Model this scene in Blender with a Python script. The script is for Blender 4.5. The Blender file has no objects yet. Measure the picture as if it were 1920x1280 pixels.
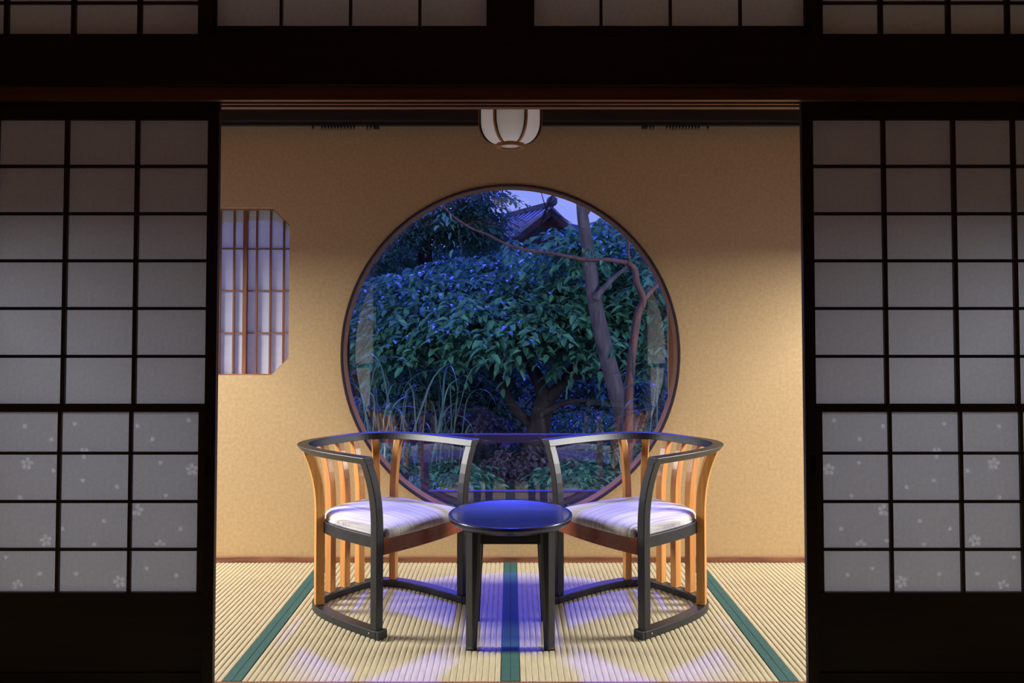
import bpy, bmesh, math, random
from mathutils import Vector, Matrix
from mathutils.geometry import delaunay_2d_cdt

R = math.radians
scene = bpy.context.scene
COL = scene.collection

# ------------------------------------------------------------------ camera
FPX, PX, PY = 1450.0, 957.0, 574.0          # focal length and optical centre in 1920x1280 pixels
CAM_H, PITCH = 1.153, R(1.8)
cam_d = bpy.data.cameras.new('camera')
cam = bpy.data.objects.new('camera', cam_d)
COL.objects.link(cam)
cam.location = (0, 0, CAM_H)
cam.rotation_euler = (R(90) + PITCH, 0, 0)
cam_d.sensor_fit = 'HORIZONTAL'
cam_d.sensor_width = 36.0
cam_d.lens = 36.0 * FPX / 1920.0
cam_d.shift_x = (960 - PX) / 1920.0
cam_d.shift_y = -(640 - PY) / 1920.0
cam_d.clip_start = 0.05
cam_d.clip_end = 600
scene.camera = cam

# ------------------------------------------------------------------ exposure
vs = scene.view_settings
vs.view_transform = 'Standard'
vs.look = 'None'
vs.gamma = 1.0
vs.use_curve_mapping = False
vs.exposure = 0.0

# ------------------------------------------------------------------ dusk sky
world = bpy.data.worlds.new('dusk_sky')
scene.world = world
world.use_nodes = True
wn, wl = world.node_tree.nodes, world.node_tree.links
wn.clear()
w_out = wn.new('ShaderNodeOutputWorld')
w_bg = wn.new('ShaderNodeBackground')
w_tc = wn.new('ShaderNodeTexCoord')
w_sep = wn.new('ShaderNodeSeparateXYZ')
w_ramp = wn.new('ShaderNodeValToRGB')
w_ramp.color_ramp.elements[0].position = 0.0
w_ramp.color_ramp.elements[0].color = (0.24, 0.30, 0.90, 1)
w_ramp.color_ramp.elements[1].position = 0.6
w_ramp.color_ramp.elements[1].color = (0.10, 0.15, 0.72, 1)
e = w_ramp.color_ramp.elements.new(0.12)
e.color = (0.30, 0.37, 1.0, 1)
w_no = wn.new('ShaderNodeTexNoise')
w_no.inputs['Scale'].default_value = 5.0
w_no.inputs['Detail'].default_value = 5.0
w_map = wn.new('ShaderNodeMapping')
w_map.inputs['Scale'].default_value = (1.0, 1.0, 4.0)
w_mix = wn.new('ShaderNodeMixRGB')
w_mix.blend_type = 'MIX'
w_mix.inputs['Color2'].default_value = (0.36, 0.42, 0.98, 1)
w_cr = wn.new('ShaderNodeValToRGB')
w_cr.color_ramp.elements[0].position = 0.48
w_cr.color_ramp.elements[1].position = 0.75
w_cr.color_ramp.elements[1].color = (0.6, 0.6, 0.6, 1)
wl.new(w_tc.outputs['Generated'], w_sep.inputs[0])
wl.new(w_sep.outputs['Z'], w_ramp.inputs[0])
wl.new(w_tc.outputs['Generated'], w_map.inputs[0])
wl.new(w_map.outputs[0], w_no.inputs['Vector'])
wl.new(w_no.outputs['Fac'], w_cr.inputs[0])
wl.new(w_cr.outputs[0], w_mix.inputs['Fac'])
wl.new(w_ramp.outputs[0], w_mix.inputs['Color1'])
wl.new(w_mix.outputs[0], w_bg.inputs['Color'])
w_bg.inputs['Strength'].default_value = 1.15
wl.new(w_bg.outputs[0], w_out.inputs[0])

# ------------------------------------------------------------------ lights
def add_sun(name, color, strength, elev, azim, angle):
    d = bpy.data.lights.new(name, 'SUN')
    d.color = color
    d.energy = strength
    d.angle = R(angle)
    o = bpy.data.objects.new(name, d)
    COL.objects.link(o)
    # the light travels from the garden (+Y) into the room
    v = Vector((math.sin(R(azim)) * math.cos(R(elev)), -math.cos(R(azim)) * math.cos(R(elev)), -math.sin(R(elev))))
    o.rotation_euler = v.to_track_quat('-Z', 'Y').to_euler()
    o.location = (0, 12, 9)
    return o

def add_area(name, color, power, loc, target, sx, sy):
    d = bpy.data.lights.new(name, 'AREA')
    d.shape = 'RECTANGLE'
    d.size, d.size_y = sx, sy
    d.color = color
    d.energy = power
    o = bpy.data.objects.new(name, d)
    COL.objects.link(o)
    o.location = loc
    o.rotation_euler = (Vector(target) - Vector(loc)).to_track_quat('-Z', 'Y').to_euler()
    return o

add_sun('evening_sky_sun', (0.05, 0.06, 1.0), 5.2, 48, 0, 5)
# daylight area lamps outside the two unseen end windows of the alcove
for s in (-1, 1):
    add_area('end_window_daylight', (1.0, 0.975, 0.93), 205, (s * 3.3, 3.22, 1.95), (s * 1.0, 3.3, 0.4), 0.8, 0.8)

# ------------------------------------------------------------------ pixel helper (1920x1280 frame)
def ray(px, py):
    a, b = (px - PX) / FPX, (PY - py) / FPX
    return Vector((a, math.cos(PITCH) - b * math.sin(PITCH), math.sin(PITCH) + b * math.cos(PITCH)))

def at(px, py, Y):
    r = ray(px, py)
    return Vector((r.x * Y / r.y, Y, CAM_H + r.z * Y / r.y))

def zy(py, Y):
    return at(PX, py, Y).z

# ------------------------------------------------------------------ materials
def new_mat(name):
    m = bpy.data.materials.new(name)
    m.use_nodes = True
    nt = m.node_tree
    nt.nodes.clear()
    out = nt.nodes.new('ShaderNodeOutputMaterial')
    return m, nt, out

def rgba(c):
    return (c[0], c[1], c[2], 1)

def mat(name, c1, c2=None, rough=0.6, scale=(8, 8, 8), detail=4, bump=0.0, bump_scale=None, spec=0.5,
        coat=0.0, coat_rough=0.1, island=0.0, metallic=0.0, lo=0.35, hi=0.65, sheen=0.0, ior=1.5):
    m, nt, out = new_mat(name)
    N, L = nt.nodes, nt.links
    p = N.new('ShaderNodeBsdfPrincipled')
    L.new(p.outputs[0], out.inputs[0])
    p.inputs['Roughness'].default_value = rough
    p.inputs['Metallic'].default_value = metallic
    p.inputs['Specular IOR Level'].default_value = spec
    p.inputs['IOR'].default_value = ior
    p.inputs['Coat Weight'].default_value = coat
    p.inputs['Coat Roughness'].default_value = coat_rough
    p.inputs['Sheen Weight'].default_value = sheen
    tc = N.new('ShaderNodeTexCoord')
    mp = N.new('ShaderNodeMapping')
    mp.inputs['Scale'].default_value = scale
    no = N.new('ShaderNodeTexNoise')
    no.inputs['Scale'].default_value = 1.0
    no.inputs['Detail'].default_value = detail
    L.new(tc.outputs['Object'], mp.inputs[0])
    L.new(mp.outputs[0], no.inputs['Vector'])
    cr = N.new('ShaderNodeValToRGB')
    cr.color_ramp.elements[0].position = lo
    cr.color_ramp.elements[1].position = hi
    cr.color_ramp.elements[0].color = rgba(c1)
    cr.color_ramp.elements[1].color = rgba(c2 or c1)
    L.new(no.outputs['Fac'], cr.inputs[0])
    col = cr.outputs[0]
    if island:
        g = N.new('ShaderNodeNewGeometry')
        hv = N.new('ShaderNodeHueSaturation')
        mr = N.new('ShaderNodeMapRange')
        mr.inputs['To Min'].default_value = 1 - island
        mr.inputs['To Max'].default_value = 1 + island
        L.new(g.outputs['Random Per Island'], mr.inputs['Value'])
        L.new(mr.outputs[0], hv.inputs['Value'])
        L.new(col, hv.inputs['Color'])
        col = hv.outputs[0]
    L.new(col, p.inputs['Base Color'])
    if bump:
        b = N.new('ShaderNodeBump')
        b.inputs['Strength'].default_value = bump
        b.inputs['Distance'].default_value = 0.004
        src = no
        if bump_scale:
            src = N.new('ShaderNodeTexNoise')
            src.inputs['Scale'].default_value = bump_scale
            src.inputs['Detail'].default_value = 4
            L.new(tc.outputs['Object'], src.inputs['Vector'])
        L.new(src.outputs['Fac'], b.inputs['Height'])
        L.new(b.outputs[0], p.inputs['Normal'])
    return m

def paper_mat(name, refl, trans, noise=0.06, scale=60):
    m, nt, out = new_mat(name)
    N, L = nt.nodes, nt.links
    d = N.new('ShaderNodeBsdfDiffuse')
    t = N.new('ShaderNodeBsdfTranslucent')
    a = N.new('ShaderNodeAddShader')
    L.new(d.outputs[0], a.inputs[0])
    L.new(t.outputs[0], a.inputs[1])
    L.new(a.outputs[0], out.inputs[0])
    tc = N.new('ShaderNodeTexCoord')
    no = N.new('ShaderNodeTexNoise')
    no.inputs['Scale'].default_value = scale
    no.inputs['Detail'].default_value = 6
    L.new(tc.outputs['Object'], no.inputs['Vector'])
    mr = N.new('ShaderNodeMapRange')
    mr.inputs['From Min'].default_value = 0.3
    mr.inputs['From Max'].default_value = 0.7
    mr.inputs['To Min'].default_value = 1 - noise
    mr.inputs['To Max'].default_value = 1 + noise
    L.new(no.outputs['Fac'], mr.inputs['Value'])
    for sh, c in ((d, refl), (t, trans)):
        mx = N.new('ShaderNodeMixRGB')
        mx.blend_type = 'MULTIPLY'
        mx.inputs['Fac'].default_value = 1
        mx.inputs['Color1'].default_value = rgba(c)
        L.new(mr.outputs[0], mx.inputs['Color2'])
        L.new(mx.outputs[0], sh.inputs['Color'])
    return m

def glass_mat(name, tint=(0.9, 0.95, 1.0), ior=1.5):
    m, nt, out = new_mat(name)
    N, L = nt.nodes, nt.links
    t = N.new('ShaderNodeBsdfTransparent')
    t.inputs['Color'].default_value = rgba(tint)
    g = N.new('ShaderNodeBsdfGlossy')
    g.inputs['Roughness'].default_value = 0.0
    lw = N.new('ShaderNodeLayerWeight')
    lw.inputs['Blend'].default_value = 0.5
    pw = N.new('ShaderNodeMath')
    pw.operation = 'POWER'
    pw.inputs[1].default_value = 5.0
    fr = N.new('ShaderNodeMapRange')
    r0 = ((ior - 1) / (ior + 1)) ** 2
    fr.inputs['To Min'].default_value = r0
    fr.inputs['To Max'].default_value = 1.0
    L.new(lw.outputs['Facing'], pw.inputs[0])
    L.new(pw.outputs[0], fr.inputs['Value'])
    mx = N.new('ShaderNodeMixShader')
    L.new(fr.outputs[0], mx.inputs[0])
    L.new(t.outputs[0], mx.inputs[1])
    L.new(g.outputs[0], mx.inputs[2])
    L.new(mx.outputs[0], out.inputs[0])
    return m

def leaf_mat(name, c1, c2, trans=0.35, rough=0.38):
    m, nt, out = new_mat(name)
    N, L = nt.nodes, nt.links
    p = N.new('ShaderNodeBsdfPrincipled')
    p.inputs['Roughness'].default_value = rough
    p.inputs['Specular IOR Level'].default_value = 0.5
    t = N.new('ShaderNodeBsdfTranslucent')
    mx = N.new('ShaderNodeMixShader')
    mx.inputs[0].default_value = trans
    g = N.new('ShaderNodeNewGeometry')
    cr = N.new('ShaderNodeValToRGB')
    cr.color_ramp.elements[0].color = rgba(c1)
    cr.color_ramp.elements[1].color = rgba(c2)
    L.new(g.outputs['Random Per Island'], cr.inputs[0])
    L.new(cr.outputs[0], p.inputs['Base Color'])
    L.new(cr.outputs[0], t.inputs['Color'])
    L.new(p.outputs[0], mx.inputs[1])
    L.new(t.outputs[0], mx.inputs[2])
    L.new(mx.outputs[0], out.inputs[0])
    return m

M = {}
M['dark_wood'] = mat('dark_stained_wood', (0.020, 0.011, 0.007), (0.034, 0.018, 0.011), 0.55, (3, 40, 40), 5, 0.15)
M['lintel_wood'] = mat('grooved_lintel_wood', (0.20, 0.09, 0.045), (0.30, 0.14, 0.07), 0.45, (2, 40, 40), 5, 0.1)
M['kumiko'] = mat('lattice_wood', (0.045, 0.025, 0.016), (0.070, 0.038, 0.024), 0.6, (20, 20, 20), 4)
M['black_beam'] = mat('black_painted_board', (0.008, 0.007, 0.007), (0.014, 0.012, 0.012), 0.5, (4, 30, 30), 4)
M['paper'] = paper_mat('shoji_paper', (0.72, 0.72, 0.72), (0.112, 0.128, 0.155), 0.05, 90)
M['blossom'] = paper_mat('blossom_watermark', (0.66, 0.66, 0.66), (0.19, 0.21, 0.245), 0.02, 90)
M['transom_paper'] = paper_mat('transom_paper', (0.6, 0.6, 0.6), (0.25, 0.35, 0.48), 0.05, 70)
M['window_paper'] = paper_mat('octagon_paper', (0.50, 0.51, 0.53), (0.22, 0.22, 0.09), 0.05, 25)
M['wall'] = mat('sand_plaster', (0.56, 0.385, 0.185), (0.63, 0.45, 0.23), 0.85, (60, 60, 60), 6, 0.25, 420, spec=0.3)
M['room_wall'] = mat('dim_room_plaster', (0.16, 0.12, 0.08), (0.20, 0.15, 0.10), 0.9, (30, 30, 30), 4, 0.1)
M['ceiling'] = mat('cedar_board_ceiling', (0.60, 0.28, 0.11), (0.70, 0.35, 0.15), 0.6, (2, 30, 30), 4)
M['baseboard'] = mat('red_brown_baseboard', (0.16, 0.055, 0.03), (0.30, 0.12, 0.06), 0.5, (6, 60, 60), 5)
M['tatami'] = mat('tatami_reed', (0.48, 0.41, 0.255), (0.58, 0.50, 0.325), 0.6, (160, 14, 30), 5, 0.35, 260, spec=0.3)
M['tatami_border'] = mat('green_cloth_border', (0.022, 0.085, 0.075), (0.035, 0.115, 0.10), 0.8, (200, 200, 200), 3, 0.3, 900)
M['subfloor'] = mat('subfloor_boards', (0.10, 0.065, 0.04), (0.14, 0.09, 0.055), 0.7, (4, 30, 30), 4)
M['honey'] = mat('honey_wood', (0.56, 0.235, 0.050), (0.70, 0.33, 0.085), 0.34, (60, 60, 3), 5, 0.05, coat=0.25, coat_rough=0.25)
M['octagon_wood'] = mat('octagon_wood', (0.20, 0.075, 0.028), (0.30, 0.12, 0.045), 0.5, (50, 50, 4), 4)
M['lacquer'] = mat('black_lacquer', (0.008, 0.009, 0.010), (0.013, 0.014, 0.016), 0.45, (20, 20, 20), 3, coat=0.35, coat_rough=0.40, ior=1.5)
M['table_lacquer'] = mat('blue_lit_lacquer_top', (0.012, 0.014, 0.040), (0.016, 0.019, 0.05), 0.34, (10, 10, 10), 3, coat=0.5, coat_rough=0.10, ior=1.5)  # black lacquer; blue light from the window is put into the base colour
M['red_wood'] = mat('red_brown_lacquered_wood', (0.22, 0.045, 0.018), (0.30, 0.065, 0.026), 0.35, (5, 50, 50), 4, coat=0.3, coat_rough=0.2)
M['screw'] = mat('brushed_screw', (0.55, 0.55, 0.55), None, 0.35, metallic=1.0)
M['ring_wood'] = mat('window_ring_wood', (0.26, 0.12, 0.055), (0.36, 0.18, 0.085), 0.4, (14, 60, 14), 4)
M['ring_dark'] = mat('window_ring_dark_edge', (0.030, 0.015, 0.012), (0.05, 0.024, 0.018), 0.4, (14, 60, 14), 4)
M['lit_reveal'] = mat('lit_reveal_wood', (0.42, 0.28, 0.17), (0.52, 0.36, 0.22), 0.5, (40, 40, 4), 4)  # pale tone puts the light on the right reveal into the colour
M['sash'] = mat('window_sash_metal', (0.018, 0.018, 0.024), (0.025, 0.025, 0.032), 0.4)
M['glass'] = glass_mat('window_glass', (0.95, 0.97, 1.0), 2.4)
M['clear_glass'] = glass_mat('end_window_glass', (0.97, 0.97, 0.97), 1.3)
M['lantern_paper'] = paper_mat('lantern_paper', (0.80, 0.79, 0.78), (0.2, 0.2, 0.2), 0.03, 50)
M['lantern_wood'] = mat('lantern_wood', (0.42, 0.21, 0.07), (0.55, 0.29, 0.10), 0.4, (40, 40, 10), 4)
M['lantern_dark'] = mat('lantern_dark_trim', (0.030, 0.014, 0.012), (0.045, 0.02, 0.016), 0.45)
M['rail_black'] = mat('curtain_rail_black', (0.010, 0.011, 0.012), (0.016, 0.017, 0.018), 0.4)
M['pull'] = mat('finger_pull_black', (0.004, 0.004, 0.004), None, 0.4)

def fabric_mat():
    m, nt, out = new_mat('striped_seat_fabric')
    N, L = nt.nodes, nt.links
    p = N.new('ShaderNodeBsdfPrincipled')
    p.inputs['Roughness'].default_value = 0.85
    p.inputs['Sheen Weight'].default_value = 0.2
    L.new(p.outputs[0], out.inputs[0])
    tc = N.new('ShaderNodeTexCoord')
    mp = N.new('ShaderNodeMapping')
    mp.inputs['Scale'].default_value = (2.0, 120, 2.0)
    no = N.new('ShaderNodeTexNoise')
    no.inputs['Scale'].default_value = 1.0
    no.inputs['Detail'].default_value = 6
    no.inputs['Roughness'].default_value = 0.7
    cr = N.new('ShaderNodeValToRGB')
    cr.color_ramp.elements[0].position = 0.36
    cr.color_ramp.elements[0].color = (0.30, 0.26, 0.28, 1)
    cr.color_ramp.elements[1].position = 0.58
    cr.color_ramp.elements[1].color = (0.68, 0.65, 0.60, 1)
    e2 = cr.color_ramp.elements.new(0.46)
    e2.color = (0.55, 0.51, 0.50, 1)
    L.new(tc.outputs['Object'], mp.inputs[0])
    L.new(mp.outputs[0], no.inputs['Vector'])
    L.new(no.outputs['Fac'], cr.inputs[0])
    L.new(cr.outputs[0], p.inputs['Base Color'])
    return m
M['fabric'] = fabric_mat()

M['leaf_mid'] = leaf_mat('broad_green_leaves', (0.035, 0.14, 0.10), (0.12, 0.37, 0.26))
M['leaf_dark'] = leaf_mat('dark_green_leaves', (0.035, 0.13, 0.10), (0.11, 0.29, 0.21))
M['leaf_pale'] = leaf_mat('pale_needle_leaves', (0.07, 0.22, 0.13), (0.16, 0.40, 0.22))
M['leaf_purple'] = leaf_mat('dull_violet_leaves', (0.05, 0.06, 0.08), (0.16, 0.13, 0.20))
M['grass_blade'] = leaf_mat('arching_grass', (0.035, 0.12, 0.10), (0.11, 0.23, 0.20), 0.3, 0.4)
M['bark'] = mat('grey_bark', (0.040, 0.036, 0.048), (0.085, 0.075, 0.10), 0.85, (30, 30, 6), 5, 0.6)
M['bark_red'] = mat('red_brown_bark', (0.065, 0.032, 0.030), (0.13, 0.062, 0.055), 0.8, (30, 30, 6), 5, 0.5)
M['bark_dark'] = mat('dark_bark', (0.014, 0.011, 0.015), (0.030, 0.024, 0.032), 0.9, (30, 30, 6), 5, 0.6)
M['ground'] = mat('mossy_ground', (0.018, 0.035, 0.025), (0.05, 0.08, 0.055), 0.95, (3, 3, 3), 6, 0.6)
M['mountain'] = mat('hazy_hill', (0.05, 0.09, 0.10), (0.09, 0.14, 0.16), 0.95, (0.2, 0.2, 0.2), 5)
M['roof'] = mat('grey_roof_tiles', (0.30, 0.29, 0.33), (0.46, 0.44, 0.50), 0.6, (3, 3, 3), 4)
M['ridge'] = mat('dark_ridge_tiles', (0.10, 0.095, 0.11), (0.16, 0.15, 0.17), 0.6, (4, 4, 4), 4)
M['house_wood'] = mat('old_house_timber', (0.05, 0.032, 0.03), (0.085, 0.055, 0.05), 0.8, (3, 3, 12), 4)
M['house_plaster'] = mat('house_plaster', (0.28, 0.26, 0.27), (0.36, 0.33, 0.34), 0.9, (4, 4, 4), 4)
M['rail_wood'] = mat('reflected_rail_wood', (0.16, 0.11, 0.10), (0.24, 0.17, 0.15), 0.6, (3, 40, 40), 4)  # for the bars that stand in for a reflection in the glass

# ------------------------------------------------------------------ object helpers
def link(name, me, material=None, parent=None, kind=None):
    o = bpy.data.objects.new(name, me)
    COL.objects.link(o)
    if material is not None and me is not None and not me.materials:
        me.materials.append(material)
    if parent is not None:
        o.parent = parent
    if kind:
        o['kind'] = kind
    return o

def empty(name, loc=(0, 0, 0), rz=0.0):
    o = bpy.data.objects.new(name, None)
    COL.objects.link(o)
    o.location = loc
    o.rotation_euler = (0, 0, rz)
    o.empty_display_size = 0.1
    return o

def tag(o, label, cat, group=None, kind=None):
    o['label'] = label
    o['category'] = cat
    if group:
        o['group'] = group
    if kind:
        o['kind'] = kind
    return o

def mesh_from(name, verts, faces, smooth=False):
    me = bpy.data.meshes.new(name)
    me.from_pydata([tuple(v) for v in verts], [], faces)
    me.update()
    if smooth:
        for p in me.polygons:
            p.use_smooth = True
    return me

def bev(o, w=0.003, seg=2):
    b = o.modifiers.new('soft_edge', 'BEVEL')
    b.width = w
    b.segments = seg
    b.limit_method = 'ANGLE'
    b.angle_limit = R(40)
    return o

BOXF = [(0, 3, 2, 1), (4, 5, 6, 7), (0, 1, 5, 4), (1, 2, 6, 5), (2, 3, 7, 6), (3, 0, 4, 7)]
def box_me(name, x0, x1, y0, y1, z0, z1):
    v = [(x0, y0, z0), (x1, y0, z0), (x1, y1, z0), (x0, y1, z0), (x0, y0, z1), (x1, y0, z1), (x1, y1, z1), (x0, y1, z1)]
    return mesh_from(name, v, BOXF)

def box(name, x0, x1, y0, y1, z0, z1, m, parent=None, kind=None, bw=0.0):
    """box in parent-local coordinates, its origin at its own centre"""
    c = Vector(((x0 + x1) / 2, (y0 + y1) / 2, (z0 + z1) / 2))
    me = box_me(name, x0 - c.x, x1 - c.x, y0 - c.y, y1 - c.y, z0 - c.z, z1 - c.z)
    o = link(name, me, m, parent, kind)
    o.location = c
    if bw:
        bev(o, bw)
    return o

def inpoly(x, y, poly):
    c = False
    j = len(poly) - 1
    for i in range(len(poly)):
        xi, yi = poly[i]
        xj, yj = poly[j]
        if (yi > y) != (yj > y) and x < (xj - xi) * (y - yi) / (yj - yi) + xi:
            c = not c
        j = i
    return c

def cdt(polys):
    vs_, es = [], []
    for p in polys:
        b = len(vs_)
        vs_ += [Vector(q) for q in p]
        es += [(b + i, b + (i + 1) % len(p)) for i in range(len(p))]
    r = delaunay_2d_cdt(vs_, es, [], 0, 1e-6)
    return r[0], r[2]

def plate(name, outer, holes, d0, d1, place):
    """plate with holes; place(u, v, d) -> xyz; thickness from d0 to d1"""
    vv, ff = cdt([outer] + holes)
    keep = []
    for f in ff:
        cx_ = sum(vv[i].x for i in f) / len(f)
        cy_ = sum(vv[i].y for i in f) / len(f)
        if inpoly(cx_, cy_, outer) and not any(inpoly(cx_, cy_, h) for h in holes):
            keep.append(tuple(f))
    n = len(vv)
    verts = [place(v.x, v.y, d0) for v in vv] + [place(v.x, v.y, d1) for v in vv]
    faces = [tuple(reversed(f)) for f in keep] + [tuple(i + n for i in f) for f in keep]
    cnt = {}
    for f in keep:
        for a, b in zip(f, f[1:] + f[:1]):
            cnt[(a, b)] = 1
    for (a, b) in cnt:
        if (b, a) not in cnt:
            faces.append((a, b, b + n, a + n))
    me = mesh_from(name, verts, faces)
    bm = bmesh.new()
    bm.from_mesh(me)
    bmesh.ops.recalc_face_normals(bm, faces=bm.faces)
    bm.to_mesh(me)
    bm.free()
    return me

def sweep(name, pts, frames, closed=False, smooth=False, caps=True):
    """sections: list of lists of points (equal counts) joined into a tube"""
    n = len(frames[0])
    verts = [p for f in frames for p in f]
    faces = []
    k = len(frames)
    for i in range(k if closed else k - 1):
        a, b = i * n, ((i + 1) % k) * n
        for j in range(n):
            j2 = (j + 1) % n
            faces.append((a + j, a + j2, b + j2, b + j))
    if caps and not closed:
        faces.append(tuple(range(n - 1, -1, -1)))
        faces.append(tuple((k - 1) * n + j for j in range(n)))
    me = mesh_from(name, verts, faces, smooth)
    bm = bmesh.new()
    bm.from_mesh(me)
    bmesh.ops.recalc_face_normals(bm, faces=bm.faces)
    bm.to_mesh(me)
    bm.free()
    return me

def tube_me(name, pts, radii, n=8):
    fr = []
    up = Vector((0.13, 0.97, 0.21)).normalized()
    for i, p in enumerate(pts):
        p = Vector(p)
        a = Vector(pts[max(0, i - 1)])
        b = Vector(pts[min(len(pts) - 1, i + 1)])
        t = (b - a).normalized()
        u = t.cross(up)
        if u.length < 0.05:
            u = t.cross(Vector((1, 0, 0)))
        u.normalize()
        w = t.cross(u).normalized()
        fr.append([p + (u * math.cos(2 * math.pi * k / n) + w * math.sin(2 * math.pi * k / n)) * radii[i] for k in range(n)])
    return sweep(name, pts, fr, smooth=True)

def smooth_path(pts, sub=5):
    """Catmull-Rom through points"""
    P = [Vector(p) for p in pts]
    if len(P) < 3:
        return P
    P = [P[0] * 2 - P[1]] + P + [P[-1] * 2 - P[-2]]
    out = []
    for i in range(1, len(P) - 2):
        for k in range(sub):
            t = k / sub
            a, b, c, d = P[i - 1], P[i], P[i + 1], P[i + 2]
            out.append(0.5 * ((2 * b) + (c - a) * t + (2 * a - 5 * b + 4 * c - d) * t * t + (3 * b - a - 3 * c + d) * t ** 3))
    out.append(P[-2])
    return out

# =================================================================== STRUCTURE
WALL_Y = 3.90            # room face of the far wall
SIDE_X = 2.10            # inner faces of the side walls
CEIL_Z = 2.50
K_Y0, K_Y1 = 2.492, 2.602    # partition (lintel and sill) depth
LINTEL_Z = zy(187, K_Y0)

# far wall with the round opening and the octagonal one
ROUND_C = Vector((0.0, WALL_Y, zy(662, WALL_Y)))
ROUND_R = 0.856
circ = [(ROUND_C.x + ROUND_R * math.cos(2 * math.pi * i / 160), ROUND_C.z + ROUND_R * math.sin(2 * math.pi * i / 160)) for i in range(160)]
OX1 = at(542, 545, WALL_Y).x
OXM = at(451, 545, WALL_Y).x
OX0 = 2 * OXM - OX1
OZ1, OZ0 = zy(389, WALL_Y), zy(704, WALL_Y)
OC = 0.088
octo = [(OX0 + OC, OZ0), (OX1 - OC, OZ0), (OX1, OZ0 + OC), (OX1, OZ1 - OC), (OX1 - OC, OZ1), (OX0 + OC, OZ1), (OX0, OZ1 - OC), (OX0, OZ0 + OC)]
wall_outer = [(-SIDE_X - 0.1, -0.06), (SIDE_X + 0.1, -0.06), (SIDE_X + 0.1, 2.6), (-SIDE_X - 0.1, 2.6)]
wf = link('wall_far', plate('wall_far', wall_outer, [circ, octo], WALL_Y, WALL_Y + 0.13, lambda u, v, d: (u, d, v)), M['wall'], kind='structure')
tag(wf, 'tan sand plaster wall with the big round opening', 'wall')

SW = (2.70, 3.80, 0.10, 1.63)       # end window opening: y0, y1, z0, z1
for s, nm, lb in ((-1, 'wall_left', 'left side wall of the rooms with an end window'), (1, 'wall_right', 'right side wall of the rooms with an end window')):
    o = link(nm, plate(nm, [(-1.5, -0.06), (WALL_Y - 0.002, -0.06), (WALL_Y - 0.002, 2.6), (-1.5, 2.6)],
                       [[(SW[0], SW[2]), (SW[1], SW[2]), (SW[1], SW[3]), (SW[0], SW[3])]],
                       s * SIDE_X, s * (SIDE_X + 0.1), lambda u, v, d: (d, u, v)), M['wall'], kind='structure')
    tag(o, lb, 'wall')
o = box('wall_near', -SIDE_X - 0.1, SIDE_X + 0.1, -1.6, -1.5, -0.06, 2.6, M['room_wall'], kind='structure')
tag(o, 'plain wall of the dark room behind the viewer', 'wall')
o = box('ceiling', -SIDE_X + 0.001, SIDE_X - 0.001, -1.499, WALL_Y - 0.003, CEIL_Z, CEIL_Z + 0.1, M['ceiling'], kind='structure')
tag(o, 'cedar board ceiling over both rooms', 'ceiling')

# floor: subfloor with tatami mats
floor = box('floor', -SIDE_X + 0.001, SIDE_X - 0.001, -1.499, WALL_Y - 0.003, -0.06, -0.031, M['subfloor'], kind='structure')
tag(floor, 'floor laid with straw tatami mats edged in green cloth', 'floor')

HERI = 0.0305
def tatami_mat(x0, x1, y0, y1, rib=0.0212, left=True, right=True):
    """ridged reed surface, its ribs running away from the viewer; cloth borders along the long sides"""
    xa, xb = x0 + (HERI if left else 0), x1 - (HERI if right else 0)
    n = max(1, round((xb - xa) / rib))
    prof = []
    for i in range(n):
        for k, hgt in ((0.0, -0.0040), (0.16, -0.0008), (0.36, 0.0), (0.62, 0.0), (0.84, -0.0008)):
            prof.append((xa + (xb - xa) * (i + k) / n, hgt))
    prof.append((xb, -0.0040))
    verts, faces = [], []
    for x, z in prof:
        verts += [(x, y0, z), (x, y1, z)]
    for i in range(len(prof) - 1):
        faces.append((2 * i, 2 * i + 2, 2 * i + 3, 2 * i + 1))
    b = len(verts)
    verts += [(x0, y0, -0.0305), (x1, y0, -0.0305), (x1, y1, -0.0305), (x0, y1, -0.0305), (x0, y0, -0.004), (x1, y0, -0.004), (x1, y1, -0.004), (x0, y1, -0.004)]
    faces += [tuple(b + i for i in f) for f in BOXF if f != (4, 5, 6, 7)]
    m = link('tatami_mat', mesh_from('tatami_mat', verts, faces), M['tatami'], floor)
    m.matrix_parent_inverse = Matrix.Translation(-floor.location)
    for fl, a, c in ((left, x0 + 0.0006, x0 + HERI), (right, x1 - HERI, x1 - 0.0006)):
        if fl:
            bd = box('cloth_border', a, c, y0, y1, -0.004, 0.0015, M['tatami_border'], m, bw=0.0012)
    return m

TX = 0.918
for (a, b_, l, r) in ((-2.098, -TX, False, True), (-TX, 0, True, True), (0, TX, True, True), (TX, 2.098, True, False)):
    tatami_mat(a, b_, K_Y1 - 0.021, WALL_Y - 0.016, left=l, right=r)
for (a, b_) in ((-2.098, -1.05), (-1.05, 0), (0, 1.05), (1.05, 2.098)):
    for (c, d) in ((0.62, 2.49), (-1.498, 0.618)):
        tatami_mat(a, b_, c, d, rib=0.05)

o = box('baseboard_far', -SIDE_X + 0.001, SIDE_X - 0.001, WALL_Y - 0.015, WALL_Y - 0.0005, -0.03, 0.026, M['baseboard'], kind='structure', bw=0.002)
tag(o, 'thin red-brown baseboard strip along the foot of the tan wall', 'baseboard')

# black board along the top of the far wall
o = box('trim_1', -SIDE_X + 0.001, SIDE_X - 0.001, WALL_Y - 0.10, WALL_Y - 0.0005, zy(236.5, WALL_Y), CEIL_Z - 0.001, M['black_beam'], kind='structure', bw=0.003)
tag(o, 'black board running along the top of the tan wall', 'beam')

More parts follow.
